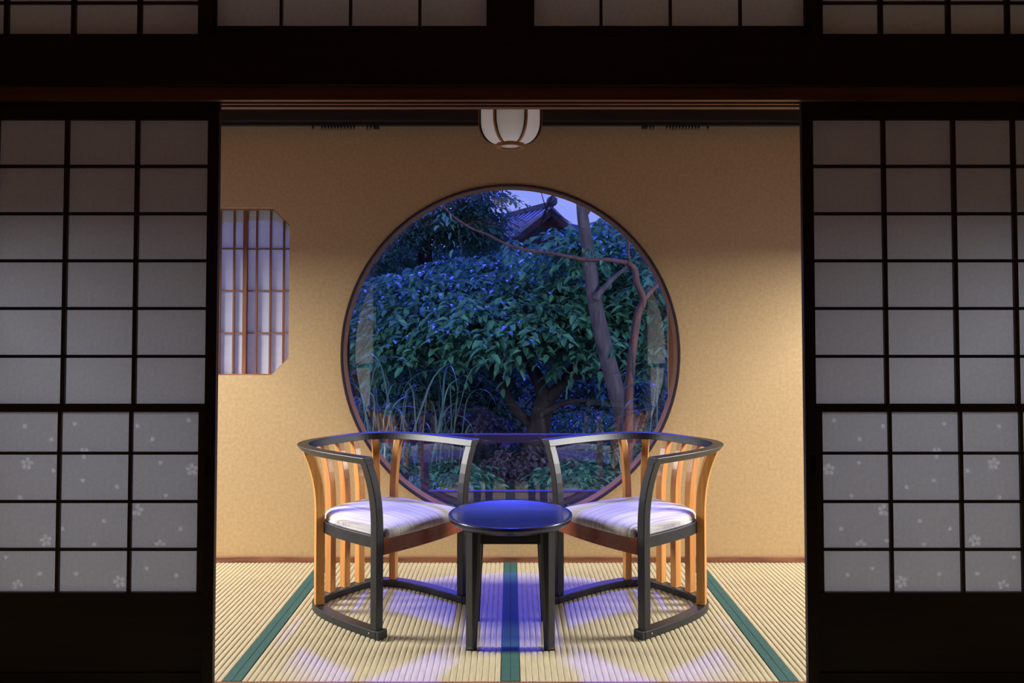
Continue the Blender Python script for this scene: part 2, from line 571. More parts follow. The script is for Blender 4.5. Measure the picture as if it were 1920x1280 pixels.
# lintel with two sliding grooves on its underside
def lintel_me(x0, x1, y0, y1, z0, z1):
    g = [(y0, z0), (y0 + 0.022, z0), (y0 + 0.022, z0 + 0.012), (y0 + 0.046, z0 + 0.012), (y0 + 0.046, z0), (y0 + 0.058, z0),
         (y0 + 0.058, z0 + 0.012), (y0 + 0.082, z0 + 0.012), (y0 + 0.082, z0), (y1, z0), (y1, z1), (y0, z1)]
    fr = [[(x, a, b) for a, b in g] for x in (x0, x1)]
    return sweep('lintel', None, fr)
NAG_Z0, NAG_Z1 = zy(160, K_Y0 - 0.012), zy(69, K_Y0 - 0.012)
o = link('trim_2', lintel_me(-SIDE_X + 0.001, SIDE_X - 0.001, K_Y0, K_Y1, LINTEL_Z, NAG_Z0 - 0.0005), M['lintel_wood'], kind='structure')
tag(o, 'grooved wooden lintel across the top of the opening', 'lintel')
o = box('trim_3', -SIDE_X + 0.001, SIDE_X - 0.001, K_Y0 - 0.012, K_Y1 - 0.02, NAG_Z0, NAG_Z1, M['dark_wood'], kind='structure', bw=0.004)
tag(o, 'wide dark timber beam above the sliding doors', 'beam')
o = box('trim_4', -SIDE_X + 0.001, SIDE_X - 0.001, K_Y0, K_Y1 - 0.022, -0.03, 0.001, M['baseboard'], kind='structure', bw=0.002)
tag(o, 'red-brown wooden sill on the floor under the doors', 'sill')

# posts of the transom row
POST = [(-1.016, -0.972), (-0.0715, 0.0715), (0.972, 1.016)]
TZ0, TZ1 = NAG_Z1 + 0.0005, CEIL_Z - 0.001
for i, (a, b_) in enumerate(POST):
    o = box('trim_%d' % (5 + i), a, b_, K_Y0 - 0.004, K_Y1 - 0.03, TZ0, TZ1, M['dark_wood'], kind='structure', bw=0.003)
    tag(o, ('left dark post between two transoms', 'wide dark middle post between the two centre transoms', 'right dark post between two transoms')[i], 'post')

def flat_pane(name, x0, x1, y, z0, z1, m, parent):
    cx_, cz_ = (x0 + x1) / 2, (z0 + z1) / 2
    me = mesh_from(name, [(x0 - cx_, 0, z0 - cz_), (x1 - cx_, 0, z0 - cz_), (x1 - cx_, 0, z1 - cz_), (x0 - cx_, 0, z1 - cz_)], [(0, 1, 2, 3)])
    o = link(name, me, m, parent)
    o.location = (cx_, y, cz_)
    return o

# transom windows
def transom(n, x0, x1, bars, zb, zh, label, bw):
    root = empty('window_%d' % n, ((x0 + x1) / 2, K_Y0 + 0.03, TZ0))
    root['kind'] = 'structure'
    tag(root, label, 'transom')
    ox, oy, oz = root.location
    def B(name, a, b_, c, d, e_, f, m=M['dark_wood']):
        return box(name, a - ox, b_ - ox, c - oy, d - oy, e_ - oz, f - oz, m, root)
    ya, yb = K_Y0 + 0.008, K_Y0 + 0.034
    B('bottom_rail', x0, x1, ya, yb, TZ0, zb)
    B('top_rail', x0, x1, ya, yb, TZ1 - 0.03, TZ1)
    fr = 0.006
    B('stile', x0, x0 + fr, ya, yb, zb, TZ1 - 0.03)
    B('stile', x1 - fr, x1, ya, yb, zb, TZ1 - 0.03)
    for bx in bars:
        B('lattice_bar', bx - bw / 2, bx + bw / 2, ya + 0.004, ya + 0.016, zb, TZ1 - 0.03, M['kumiko'])
    zs = [zb] + ([zh] if zh else []) + [TZ1 - 0.03]
    if zh:
        B('cross_bar', x0 + fr, x1 - fr, ya + 0.005, ya + 0.016, zh - 0.004, zh + 0.004, M['kumiko'])
    xs = [x0 + fr] + list(bars) + [x1 - fr]
    for i in range(len(xs) - 1):
        for j in range(len(zs) - 1):
            flat_pane('paper_pane', xs[i] - ox, xs[i + 1] - ox, ya + 0.0175 - oy, zs[j] - oz, zs[j + 1] - oz, M['transom_paper'], root)
    return root

def xat(px, Y, py=30):
    return at(px, py, Y).x
TY = K_Y0 + 0.015
transom(3, -SIDE_X + 0.002, POST[0][0] - 0.0005, [xat(12, TY) - 0.44, xat(12, TY) - 0.22, xat(12, TY), xat(138, TY), xat(262, TY)], zy(65, TY), zy(5, TY),
        'paper transom of small panes, far left above the left sliding door', 0.014)
transom(4, POST[0][1] + 0.0005, POST[1][0] - 0.0005, [xat(527, TY), xat(657, TY), xat(787, TY)], zy(50, TY), None,
        'paper transom of tall panes just left of the wide middle post', 0.009)
transom(5, POST[1][1] + 0.0005, POST[2][0] - 0.0005, [xat(1127, TY), xat(1257, TY), xat(1388, TY)], zy(50, TY), None,
        'paper transom of tall panes just right of the wide middle post', 0.009)
transom(6, POST[2][1] + 0.0005, SIDE_X - 0.002, [xat(1651, TY), xat(1778, TY), xat(1889, TY), xat(1889, TY) + 0.22], zy(65, TY), zy(5, TY),
        'paper transom of small panes, far right above the right sliding door', 0.014)

# ------------------------------------------------------------------ shoji doors
def petal(cx_, cz_, ang, ln, wd):
    """notched cherry petal outline"""
    pts = []
    for (u, v) in ((0.12, 0.0), (0.35, 0.30), (0.62, 0.46), (0.86, 0.36), (1.0, 0.16), (0.86, 0.0), (1.0, -0.16), (0.86, -0.36), (0.62, -0.46), (0.35, -0.30)):
        a, b_ = u * ln, v * wd
        pts.append((cx_ + a * math.cos(ang) - b_ * math.sin(ang), cz_ + a * math.sin(ang) + b_ * math.cos(ang)))
    return pts

def blossom(cx_, cz_, r, rot):
    return [petal(cx_, cz_, rot + i * 2 * math.pi / 5, r, r * 0.72) for i in range(5)]

# flowers and loose petals printed in the lower papers of the left door (pixels); the right door mirrors it
FLOW = [(51, 869, 11, 0.2), (86, 1013, 11, 0.5), (33, 1097, 10, 0.1), (158, 849, 10, 0.9), (360, 880, 11, 0.4), (257, 956, 11, 0.2), (300, 1022, 10, 0.3), (224, 1090, 11, 0.6)]
PETL = [(44, 797, 0.2), (142, 797, 1.4), (103, 825, 2.2), (100, 884, 1.0), (159, 903, 1.7), (217, 912, 0.4), (192, 975, 0.3), (125, 991, 2.6), (179, 1023, 1.5),
        (302, 870, 1.3), (294, 822, 2.8), (258, 801, 1.1), (352, 788, 0.6), (314, 932, 1.6), (338, 993, 0.9), (249, 1016, 1.5), (12, 1047, 1.2), (78, 1078, 1.7),
        (148, 1078, 1.9), (277, 1068, 1.4), (328, 1076, 0.2), (39, 935, 1.3)]

def paper_with_print(name, x0, x1, y, z0, z1, shapes, parent):
    cx_, cz_ = (x0 + x1) / 2, (z0 + z1) / 2
    rect = [(x0, z0), (x1, z0), (x1, z1), (x0, z1)]
    vv, ff = cdt([rect] + shapes)
    me = mesh_from(name, [(v.x - cx_, 0, v.y - cz_) for v in vv], [tuple(f) for f in ff])
    me.materials.append(M['paper'])
    me.materials.append(M['blossom'])
    for p in me.polygons:
        gx = sum(vv[i].x for i in p.vertices) / len(p.vertices)
        gz = sum(vv[i].y for i in p.vertices) / len(p.vertices)
        if any(inpoly(gx, gz, sh) for sh in shapes):
            p.material_index = 1
    o = link(name, me, None, parent)
    o.location = (cx_, y, cz_)
    return o

def shoji(n, s, bars_px, label):
    """s=-1 left door, +1 right door"""
    Y0, Y1 = K_Y0 + 0.024, K_Y0 + 0.044
    X_in, X_st = s * 0.955, s * 0.9925           # meeting edge and inner edge of its stile
    X_out = s * 1.95
    root = empty('door_%d' % n, (s * 1.45, (Y0 + Y1) / 2, 0.0015))
    tag(root, label, 'sliding door', kind='structure')
    ox, oy, oz = root.location
    def B(name, a, b_, c, d, e_, f, m=M['dark_wood'], bw=0.0):
        a, b_ = min(a, b_), max(a, b_)
        return box(name, a - ox, b_ - ox, c - oy, d - oy, e_ - oz, f - oz, m, root, bw=bw)
    top = LINTEL_Z + 0.008
    z_rail = zy(224, Y0)
    B('stile', X_in, X_st, Y0, Y1, 0.0025, top, bw=0.002)
    B('stile', X_out, X_out - s * 0.0375, Y0, Y1, 0.0025, top, bw=0.002)
    xo = X_out - s * 0.0375
    B('top_rail', X_st, xo, Y0, Y1, z_rail, top)
    zm1, zm0 = zy(757, Y0), zy(772, Y0)
    B('middle_rail', X_st, xo, Y0, Y1, zm0, zm1)
    zb = zy(1111, Y0)
    B('lower_rail', X_st, xo, Y0, Y1, zb - 0.05, zb)
    B('skirting_panel', X_st, xo, Y0 + 0.006, Y1 - 0.004, 0.055, zb - 0.05)
    B('bottom_rail', X_st, xo, Y0, Y1, 0.0025, 0.055)
    # upper lattice
    zs = [zy(v, Y0) for v in (311, 400, 488.5, 578, 668)]
    bars = [at(p, 490, Y0).x for p in bars_px]
    for bx in bars:
        B('upright_lattice_bar', bx - 0.0065, bx + 0.0065, Y0 + 0.002, Y0 + 0.013, zm1, z_rail, M['kumiko'])
    for z in zs:
        B('cross_lattice_bar', X_st, xo, Y0 + 0.003, Y0 + 0.013, z - 0.005, z + 0.005, M['kumiko'])
    xs = [X_st] + bars + [xo]
    zz = [z_rail] + zs + [zm1]
    for i in range(len(xs) - 1):
        for j in range(len(zz) - 1):
            a, b_ = sorted((xs[i], xs[i + 1]))
            flat_pane('paper_pane', a - ox, b_ - ox, Y0 + 0.0135 - oy, zz[j + 1] - oz, zz[j] - oz, M['paper'], root)
    # lower sliding section with its own slim frame and printed paper
    X_l = X_st + s * 0.020
    B('lower_stile', X_st, X_l, Y0 + 0.004, Y1 - 0.002, zb, zm0, M['kumiko'])
    zs2 = [zy(v, Y0) for v in (850, 941, 1031)]
    bars2 = [bx + s * 0.008 for bx in bars]
    for bx in bars2:
        B('upright_lattice_bar', bx - 0.0055, bx + 0.0055, Y0 + 0.004, Y0 + 0.014, zb, zm0, M['kumiko'])
    for z in zs2:
        B('cross_lattice_bar', X_l, xo, Y0 + 0.005, Y0 + 0.014, z - 0.0045, z + 0.0045, M['kumiko'])
    shapes_f = []
    for (px, py, r, rot) in FLOW:
        q = at(px, py, Y0 + 0.015)
        shapes_f.append((q.x if s < 0 else -q.x, q.z, blossom(q.x if s < 0 else -q.x, q.z, 1.12 * r / 575.0, rot)))
    for (px, py, rot) in PETL:
        q = at(px, py, Y0 + 0.015)
        x = q.x if s < 0 else -q.x
        shapes_f.append((x, q.z, [petal(x - 0.005, q.z - 0.005, rot, 0.017, 0.017)]))
    xs = [X_l] + bars2 + [xo]
    zz = [zm0] + zs2 + [zb]
    for i in range(len(xs) - 1):
        for j in range(len(zz) - 1):
            a, b_ = sorted((xs[i], xs[i + 1]))
            c, d = zz[j + 1], zz[j]
            inside = []
            for (x, z, polys) in shapes_f:
                for p in polys:
                    if all(a + 0.0005 < u < b_ - 0.0005 and c + 0.0005 < v < d - 0.0005 for u, v in p):
                        inside.append([(u - ox, v - oz) for u, v in p])
            paper_with_print('paper_pane', a - ox, b_ - ox, Y0 + 0.0145 - oy, c - oz, d - oz, inside, root)
    # finger pull let into the stile
    zp = zy(873, Y0)
    xp = at(388.5 if s < 0 else 2 * PX - 388.5, 873, Y0).x
    pl = B('finger_pull', xp - 0.0095, xp + 0.0095, Y0 - 0.0012, Y0 + 0.003, zp - 0.035, zp + 0.035, M['pull'], bw=0.002)
    return root

shoji(1, -1, [253, 120, -12, -145], 'paper lattice sliding door on the left, half open')
shoji(2, 1, [1661, 1793, 1906, 2038], 'paper lattice sliding door on the right, half open')
for s in (-1, 1):
    o = box('trim_%d' % (8 if s < 0 else 9), min(s * 1.951, s * 2.099), max(s * 1.951, s * 2.099), K_Y0 + 0.002, K_Y1 - 0.002, 0.0015, LINTEL_Z - 0.0005, M['dark_wood'], kind='structure')
    tag(o, 'dark side post at the outer edge of the %s sliding door' % ('left' if s < 0 else 'right'), 'post')

# ------------------------------------------------------------------ round window
def ring_me(name, c, r0, r1, y0, y1, n=128):
    fr = []
    for i in range(n):
        a = 2 * math.pi * i / n
        ca, sa = math.cos(a), math.sin(a)
        fr.append([(r0 * ca, y0, r0 * sa), (r1 * ca, y0, r1 * sa), (r1 * ca, y1, r1 * sa), (r0 * ca, y1, r0 * sa)])
    return sweep(name, None, fr, closed=True)

w1 = empty('window_1', ROUND_C)
tag(w1, 'great round window looking onto the dusky blue garden', 'window', kind='structure')
o = link('edge_ring', ring_me('edge_ring', ROUND_C, ROUND_R - 0.008, ROUND_R - 0.0008, -0.006, 0.030), M['ring_dark'], w1)
o = link('reveal_ring', ring_me('reveal_ring', ROUND_C, ROUND_R - 0.007, ROUND_R - 0.0008, 0.031, 0.13), M['ring_wood'], w1)
# sliding glass sash behind the opening
gy = 0.165
sx = 0.845
box('sash_stile', -sx - 0.045, -sx, gy - 0.015, gy + 0.015, -0.95, 0.95, M['sash'], w1)
box('sash_stile', sx, sx + 0.045, gy - 0.015, gy + 0.015, -0.95, 0.95, M['sash'], w1)
box('sash_rail', -sx, sx, gy - 0.015, gy + 0.015, 0.90, 0.95, M['sash'], w1)
box('sash_rail', -sx, sx, gy - 0.015, gy + 0.015, -0.95, -0.90, M['sash'], w1)
box('lit_reveal_strip', 0.822, 0.870, 0.132, 0.148, -0.95, 0.95, M['lit_reveal'], w1)  # strip added on the right only, standing in for the lit reveal
flat_pane('pane', -sx, sx, gy, -0.90, 0.90, M['glass'], w1)

# ------------------------------------------------------------------ octagonal paper window
w2 = empty('window_2', ((OX0 + OX1) / 2, WALL_Y, (OZ0 + OZ1) / 2))
tag(w2, 'eight-sided paper lattice window in the tan wall behind the left door', 'window', kind='structure')
bx0, by0, bz0 = w2.location
def OB(name, a, b_, c, d, e_, f, m=M['octagon_wood']):
    return box(name, a - bx0, b_ - bx0, c - by0, d - by0, e_ - bz0, f - bz0, m, w2)
oct_in = [((x - bx0) * 0.97 , (z - bz0) * 0.985) for x, z in octo]
oct_o = [(x - bx0, z - bz0) for x, z in octo]
me = plate('reveal_frame', [(x * 0.999, z * 0.999) for x, z in oct_o], [oct_in], 0.035, 0.055, lambda u, v, d: (u, d, v))
link('reveal_frame', me, M['ring_wood'], w2)
ysh = WALL_Y + 0.058
hz = [zy(v, ysh) for v in (466, 545, 624)]
vb_r = [at(p, 545, ysh).x for p in (479, 505, 530)]
vb_l = [2 * OXM - v for v in vb_r]
OB('meeting_stile', OXM - 0.010, OXM + 0.010, ysh, ysh + 0.03, OZ0 - 0.02, OZ1 + 0.02)
zs = [OZ0 - 0.02] + sorted(hz) + [OZ1 + 0.02]
for bars, xa, xb, yy in ((vb_r, OXM + 0.010, OX1 + 0.03, ysh + 0.012), (vb_l, OX0 - 0.03, OXM - 0.010, ysh)):
    bars = sorted(bars)
    for v in bars:
        OB('upright_lattice_bar', v - 0.0045, v + 0.0045, yy, yy + 0.010, OZ0 - 0.02, OZ1 + 0.02)
    for z in hz:
        OB('cross_lattice_bar', xa, xb, yy + 0.001, yy + 0.010, z - 0.0038, z + 0.0038)
    xs = [xa] + bars + [xb]
    for i in range(len(xs) - 1):
        for j in range(len(zs) - 1):
            flat_pane('paper_pane', xs[i] - bx0, xs[i + 1] - bx0, yy + 0.011 - by0, zs[j] - bz0, zs[j + 1] - bz0, M['window_paper'], w2)
OB('sash_rail', OX0 - 0.04, OX1 + 0.04, ysh, ysh + 0.035, OZ0 - 0.035, OZ0 - 0.020)
OB('sash_rail', OX0 - 0.04, OX1 + 0.04, ysh, ysh + 0.035, OZ1 + 0.020, OZ1 + 0.035)

# ------------------------------------------------------------------ end windows of the alcove (light comes in here)
for s, n in ((-1, 7), (1, 8)):
    wv = empty('window_%d' % n, (s * (SIDE_X + 0.05), (SW[0] + SW[1]) / 2, SW[2]))
    tag(wv, 'glazed end window of the alcove on the %s, behind the door' % ('left' if s < 0 else 'right'), 'window', kind='structure')
    hw, hh = (SW[1] - SW[0]) / 2, SW[3] - SW[2]
    box('frame_rail', -0.03, 0.03, -hw + 0.001, hw - 0.001, 0.001, 0.04, M['dark_wood'], wv)
    box('frame_rail', -0.03, 0.03, -hw + 0.001, hw - 0.001, hh - 0.04, hh - 0.001, M['dark_wood'], wv)
    for a in (-hw + 0.001, hw - 0.036):
        box('frame_stile', -0.03, 0.03, a, a + 0.035, 0.04, hh - 0.04, M['dark_wood'], wv)
    box('pane', -0.002, 0.002, -hw + 0.036, hw - 0.036, 0.04, hh - 0.04, M['clear_glass'], wv)

# =================================================================== FURNITURE
# ------------------------------------------------------------------ barrel chairs
CH_W, CH_D = 0.2425, 0.4914
def chair_curve(n=96):
    raw = []
    N_ = 6000
    for i in range(N_ + 1):
        u = -1 + 2 * i / N_
        t = math.copysign(abs(u) ** 2.2, u) * math.pi / 2
        st, ct = math.sin(t), max(0.0, math.cos(t))
        fr = -CH_D * ct ** 0.70
        lat = CH_W * math.copysign(abs(st) ** 0.44, st)
        lat *= 1 - 0.0415 * fr / CH_D
        raw.append(Vector((fr, lat)))
    s = [0.0]
    for a, b_ in zip(raw, raw[1:]):
        s.append(s[-1] + (b_ - a).length)
    out = []
    k = 0
    for i in range(n + 1):
        tgt = s[-1] * i / n
        while k < len(s) - 2 and s[k + 1] < tgt:
            k += 1
        w = (tgt - s[k]) / max(1e-9, s[k + 1] - s[k])
        out.append(raw[k].lerp(raw[k + 1], w))
    # light smoothing of the plan curve
    for _ in range(3):
        out = [out[0]] + [(out[i - 1] + out[i] * 2 + out[i + 1]) / 4 for i in range(1, n)] + [out[-1]]
    nr = []
    for i in range(n + 1):
        d = (out[min(n, i + 1)] - out[max(0, i - 1)]).normalized()
        nn = Vector((d.y, -d.x))
        if nn.dot(out[i] - Vector((-CH_D / 2, 0))) < 0:
            nn = -nn
        nr.append(nn)
    return out, nr
CC, CN = chair_curve()
NC = len(CC) - 1

def ring_sweep(name, off_in, off_out, z0, z1, i0=0, i1=NC):
    fr = []
    for i in range(i0, i1 + 1):
        a = CC[i] + CN[i] * off_in
        b_ = CC[i] + CN[i] * off_out
        fr.append([(a.x, a.y, z0), (b_.x, b_.y, z0), (b_.x, b_.y, z1), (a.x, a.y, z1)])
    return sweep(name, None, fr)

FLARE = 0.066
RAIL_Z0, RAIL_Z1 = 0.654, 0.682
def flare(z):
    t = max(0.0, (z - 0.40) / (RAIL_Z1 - 0.40))
    return FLARE * t ** 2.2

def upright(name, base, nrm, z0, z1, wt, wr, off=0.0, steps=16):
    tan = Vector((-nrm.y, nrm.x))
    fr = []
    for i in range(steps + 1):
        z = z0 + (z1 - z0) * i / steps
        c = base + nrm * (off + flare(z))
        q = []
        for (a, b_) in ((-1, -1), (1, -1), (1, 1), (-1, 1)):
            v = c + tan * (a * wt / 2) + nrm * (b_ * wr / 2)
            q.append((v.x, v.y, z))
        fr.append(q)
    return sweep(name, None, fr)

def cushion_me():
    inset = -0.030
    pl = [CC[i] + CN[i] * inset for i in range(0, NC + 1, 3)]
    pl[0] = Vector((0.006, pl[0].y))
    pl[-1] = Vector((0.006, pl[-1].y))
    # close the front edge
    front = [Vector((0.010 + 0.012 * math.sin(math.pi * k / 8), pl[-1].y + (pl[0].y - pl[-1].y) * k / 8)) for k in range(1, 8)]
    loop = pl + front
    c = Vector((-0.22, 0.0))
    verts, faces = [], []
    levels = [(1.0, 0.366), (1.012, 0.376), (1.012, 0.386), (0.985, 0.397), (0.93, 0.406), (0.82, 0.413), (0.62, 0.418), (0.35, 0.421)]
    n = len(loop)
    for sc_, z in levels:
        for p in loop:
            q = c + (p - c) * sc_
            verts.append((q.x, q.y, z))
    for k in range(len(levels) - 1):
        for j in range(n):
            j2 = (j + 1) % n
            faces.append((k * n + j, k * n + j2, (k + 1) * n + j2, (k + 1) * n + j))
    verts.append((c.x, c.y, 0.422))
    t = len(verts) - 1
    k = len(levels) - 1
    for j in range(n):
        faces.append((k * n + j, k * n + (j + 1) % n, t))
    faces.append(tuple(range(n - 1, -1, -1)))
    me = mesh_from('cushion', verts, faces, True)
    bm = bmesh.new()
    bm.from_mesh(me)
    bmesh.ops.recalc_face_normals(bm, faces=bm.faces)
    bm.to_mesh(me)
    bm.free()
    return me

def piping_me():
    inset = -0.028
    pl = [CC[i] + CN[i] * inset for i in range(0, NC + 1, 2)]
    pts = [(p.x, p.y, 0.371) for p in pl]
    return tube_me('piping', pts, [0.004] * len(pts), 6)

def make_chair():
    root = empty('barrel_chair')
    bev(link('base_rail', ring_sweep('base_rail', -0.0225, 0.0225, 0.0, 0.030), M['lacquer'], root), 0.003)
    # arm and back rail, flared outward
    fr = []
    for i in range(NC + 1):
        a = CC[i] + CN[i] * (FLARE - 0.024)
        b_ = CC[i] + CN[i] * (FLARE + 0.022)
        c = CC[i] + CN[i] * (flare(RAIL_Z0) + 0.016)
        d = CC[i] + CN[i] * (flare(RAIL_Z0) - 0.022)
        fr.append([(d.x, d.y, RAIL_Z0), (c.x, c.y, RAIL_Z0), (b_.x, b_.y, RAIL_Z1 - 0.004), (b_.x, b_.y, RAIL_Z1), (a.x, a.y, RAIL_Z1)])
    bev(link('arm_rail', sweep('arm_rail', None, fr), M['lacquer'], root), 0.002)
    for i, sg in ((0, -1), (NC, 1)):
        nrm = Vector((0, sg))
        base = Vector((-0.018, CC[i].y))
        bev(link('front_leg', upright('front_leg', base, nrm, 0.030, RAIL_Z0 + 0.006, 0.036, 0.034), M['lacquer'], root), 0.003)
        sc_ = link('screw', tube_me('screw', [(0, 0, 0), (0, sg * 0.0022, 0)], [0.0035, 0.003], 10), M['screw'], root)
        sc_.location = (-0.034, CC[i].y + sg * 0.0225, 0.016)
        ft = link('foot_block', box_me('foot_block', -0.010, 0.006, -0.0225, 0.0225, 0.0, 0.032), M['lacquer'], root)
        ft.location = (0.011, CC[i].y, 0)
        bev(ft, 0.002)
    for k in range(7):
        f = 0.317 + 0.061 * k
        i = round(f * NC)
        bev(link('back_slat', upright('back_slat', CC[i], CN[i], 0.030, RAIL_Z0 + 0.006, 0.030, 0.036), M['honey'], root), 0.002)
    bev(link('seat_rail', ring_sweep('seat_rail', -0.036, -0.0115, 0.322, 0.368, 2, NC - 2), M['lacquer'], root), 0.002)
    # front apron between the legs
    ya, yb = CC[0].y + 0.017, CC[NC].y - 0.017
    fr = []
    for k in range(13):
        y = ya + (yb - ya) * k / 12
        x = 0.000 + 0.016 * math.sin(math.pi * k / 12)
        fr.append([(x - 0.028, y, 0.304), (x, y, 0.304), (x, y, 0.372), (x - 0.028, y, 0.372)])
    bev(link('front_apron', sweep('front_apron', None, fr), M['red_wood'], root), 0.002)
    cu = link('seat_cushion', cushion_me(), M['fabric'], root)
    link('piping', piping_me(), M['fabric'], cu)
    return root

def copy_tree(o, parent=None):
    c = o.copy()
    COL.objects.link(c)
    c.parent = parent
    for ch in list(o.children):
        copy_tree(ch, c)
    return c

chair_l = make_chair()
chair_r = copy_tree(chair_l)
PHI = 38.2
chair_l.location = (-0.340, 3.128, 0.0005)
chair_l.rotation_euler = (0, 0, R(-PHI))
chair_r.location = (0.340, 3.128, 0.0005)
chair_r.rotation_euler = (0, 0, R(180 + PHI))
tag(chair_l, 'barrel chair with honey slats and black rail, left of the round table', 'chair', 'barrel chairs at the low table')
tag(chair_r, 'barrel chair with honey slats and black rail, right of the round table', 'chair', 'barrel chairs at the low table')

# ------------------------------------------------------------------ low round table
def lathe_me(name, prof, n=64, smooth=True):
    verts, faces = [], []
    for (r, z) in prof:
        for k in range(n):
            a = 2 * math.pi * k / n
            verts.append((r * math.cos(a), r * math.sin(a), z))
    for i in range(len(prof) - 1):
        for k in range(n):
            k2 = (k + 1) % n
            faces.append((i * n + k, i * n + k2, (i + 1) * n + k2, (i + 1) * n + k))
    faces.append(tuple(range(n - 1, -1, -1)))
    faces.append(tuple((len(prof) - 1) * n + k for k in range(n)))
    me = mesh_from(name, verts, faces, smooth)
    return me

tb = empty('side_table', (0, 2.985, 0.0005))
tag(tb, 'low round black lacquer table standing between the two chairs', 'table')
TR, TT = 0.238, 0.455
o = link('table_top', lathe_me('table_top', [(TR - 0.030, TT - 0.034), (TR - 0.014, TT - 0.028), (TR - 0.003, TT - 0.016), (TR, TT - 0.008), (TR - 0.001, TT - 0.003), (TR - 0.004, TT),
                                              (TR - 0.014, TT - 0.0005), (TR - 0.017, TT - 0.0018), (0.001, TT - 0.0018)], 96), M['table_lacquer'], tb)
em = o.modifiers.new('edges', 'EDGE_SPLIT')
em.split_angle = R(50)
def table_leg(sx_, sy_):
    fr = []
    ox_, oy_ = 0.162, 0.162
    for (z, w) in ((0.0, 0.040), (0.16, 0.047), (0.30, 0.054), (0.425, 0.056)):
        # outer corner chamfered, inner faces taper toward the foot
        pts = [(ox_ - w, oy_ - 0.012), (ox_ - w, oy_ - w), (ox_ - 0.012, oy_ - w), (ox_, oy_ - w + 0.012), (ox_, oy_ - 0.024), (ox_ - 0.024, oy_), (ox_ - w + 0.012, oy_)]
        fr.append([(sx_ * a, sy_ * b_, z) for a, b_ in pts])
    return sweep('leg', None, fr)
for sx_ in (-1, 1):
    for sy_ in (-1, 1):
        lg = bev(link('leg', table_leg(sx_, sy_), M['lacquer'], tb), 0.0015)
        pad = link('foot_pad', box_me('foot_pad', -0.018, 0.018, -0.018, 0.018, -0.0003, 0.004), M['pull'], lg)
        pad.location = (sx_ * 0.141, sy_ * 0.141, 0)
for ang in range(4):
    ap = box('apron', -0.112, 0.112, -0.145, -0.127, 0.376, 0.424, M['lacquer'], tb)
    a = ang * math.pi / 2
    ap.rotation_euler = (0, 0, a)
    c = Vector((0, -0.136, 0.40))
    ap.location = Matrix.Rotation(a, 3, 'Z') @ c

# ------------------------------------------------------------------ hexagonal lantern
LY = 3.20
lz = zy(275, LY)
lan = empty('hanging_lantern', (0, LY, lz))
tag(lan, 'six-sided paper ceiling lantern with wooden ribs above the round window', 'lamp')
LR = 0.128
prof = []
for i in range(13):
    a = i / 12 * math.pi / 2
    prof.append((LR * (0.42 + 0.58 * math.sin(a)), 0.008 + 0.095 * (1 - math.cos(a))))
prof += [(LR * 1.0, 0.16), (LR * 0.985, 0.24), (LR * 0.95, 0.30)]
for k in range(6):
    a0, a1 = R(k * 60), R(k * 60 + 60)
    verts, faces = [], []
    for (r, z) in prof:
        r *= 0.985
        verts += [(r * math.cos(a0), r * math.sin(a0), z), (r * math.cos(a1), r * math.sin(a1), z)]
    for i in range(len(prof) - 1):
        faces.append((2 * i, 2 * i + 1, 2 * i + 3, 2 * i + 2))
    link('paper_panel', mesh_from('paper_panel', verts, faces, True), M['lantern_paper'], lan)
    ca, sa = math.cos(a0), math.sin(a0)
    fr, fr2 = [], []
    for (r, z) in prof:
        def sec(ra, rb, w):
            return [(ra * ca - w * sa, ra * sa + w * ca, z), (rb * ca - w * sa, rb * sa + w * ca, z), (rb * ca + w * sa, rb * sa - w * ca, z), (ra * ca + w * sa, ra * sa - w * ca, z)]
        fr.append(sec(r * 0.985 - 0.001, r + 0.0055, 0.0036))
        fr2.append(sec(r * 0.985 - 0.004, r + 0.0015, 0.0062))
    rb = link('rib', sweep('rib', None, fr), M['lantern_wood'], lan)
    link('rib_lining', sweep('rib_lining', None, fr2), M['lantern_dark'], rb)
RR = LR * 0.42
fr = []
for i in range(48):
    a = 2 * math.pi * i / 48
    ca, sa = math.cos(a), math.sin(a)
    fr.append([((RR - 0.009) * ca, (RR - 0.009) * sa, -0.003), ((RR + 0.006) * ca, (RR + 0.006) * sa, -0.003), ((RR + 0.006) * ca, (RR + 0.006) * sa, 0.011), ((RR - 0.009) * ca, (RR - 0.009) * sa, 0.011)])
link('bottom_ring', sweep('bottom_ring', None, fr, closed=True), M['lantern_wood'], lan)
link('bottom_paper', lathe_me('bottom_paper', [(RR - 0.009, 0.005), (RR - 0.009, 0.006)], 48), M['lantern_paper'], lan)
fill_d = bpy.data.lights.new('lantern_fill_light', 'POINT')  # fill light added to brighten the paper; the lantern itself is unlit
fill_d.energy = 0.14
fill_d.color = (1.0, 0.93, 0.85)
fill_d.shadow_soft_size = 0.03
fill_light = bpy.data.objects.new('lantern_fill_light', fill_d)
COL.objects.link(fill_light)
fill_light.parent = lan
fill_light.location = (0, 0, 0.10)
link('top_plate', lathe_me('top_plate', [(LR * 0.96, 0.298), (LR * 0.96, 0.315)], 6, False), M['lantern_dark'], lan)
link('stem', lathe_me('stem', [(0.012, 0.315), (0.012, CEIL_Z - lz - 0.02), (0.05, CEIL_Z - lz - 0.018), (0.05, CEIL_Z - lz - 0.0005)], 20), M['lantern_dark'], lan)

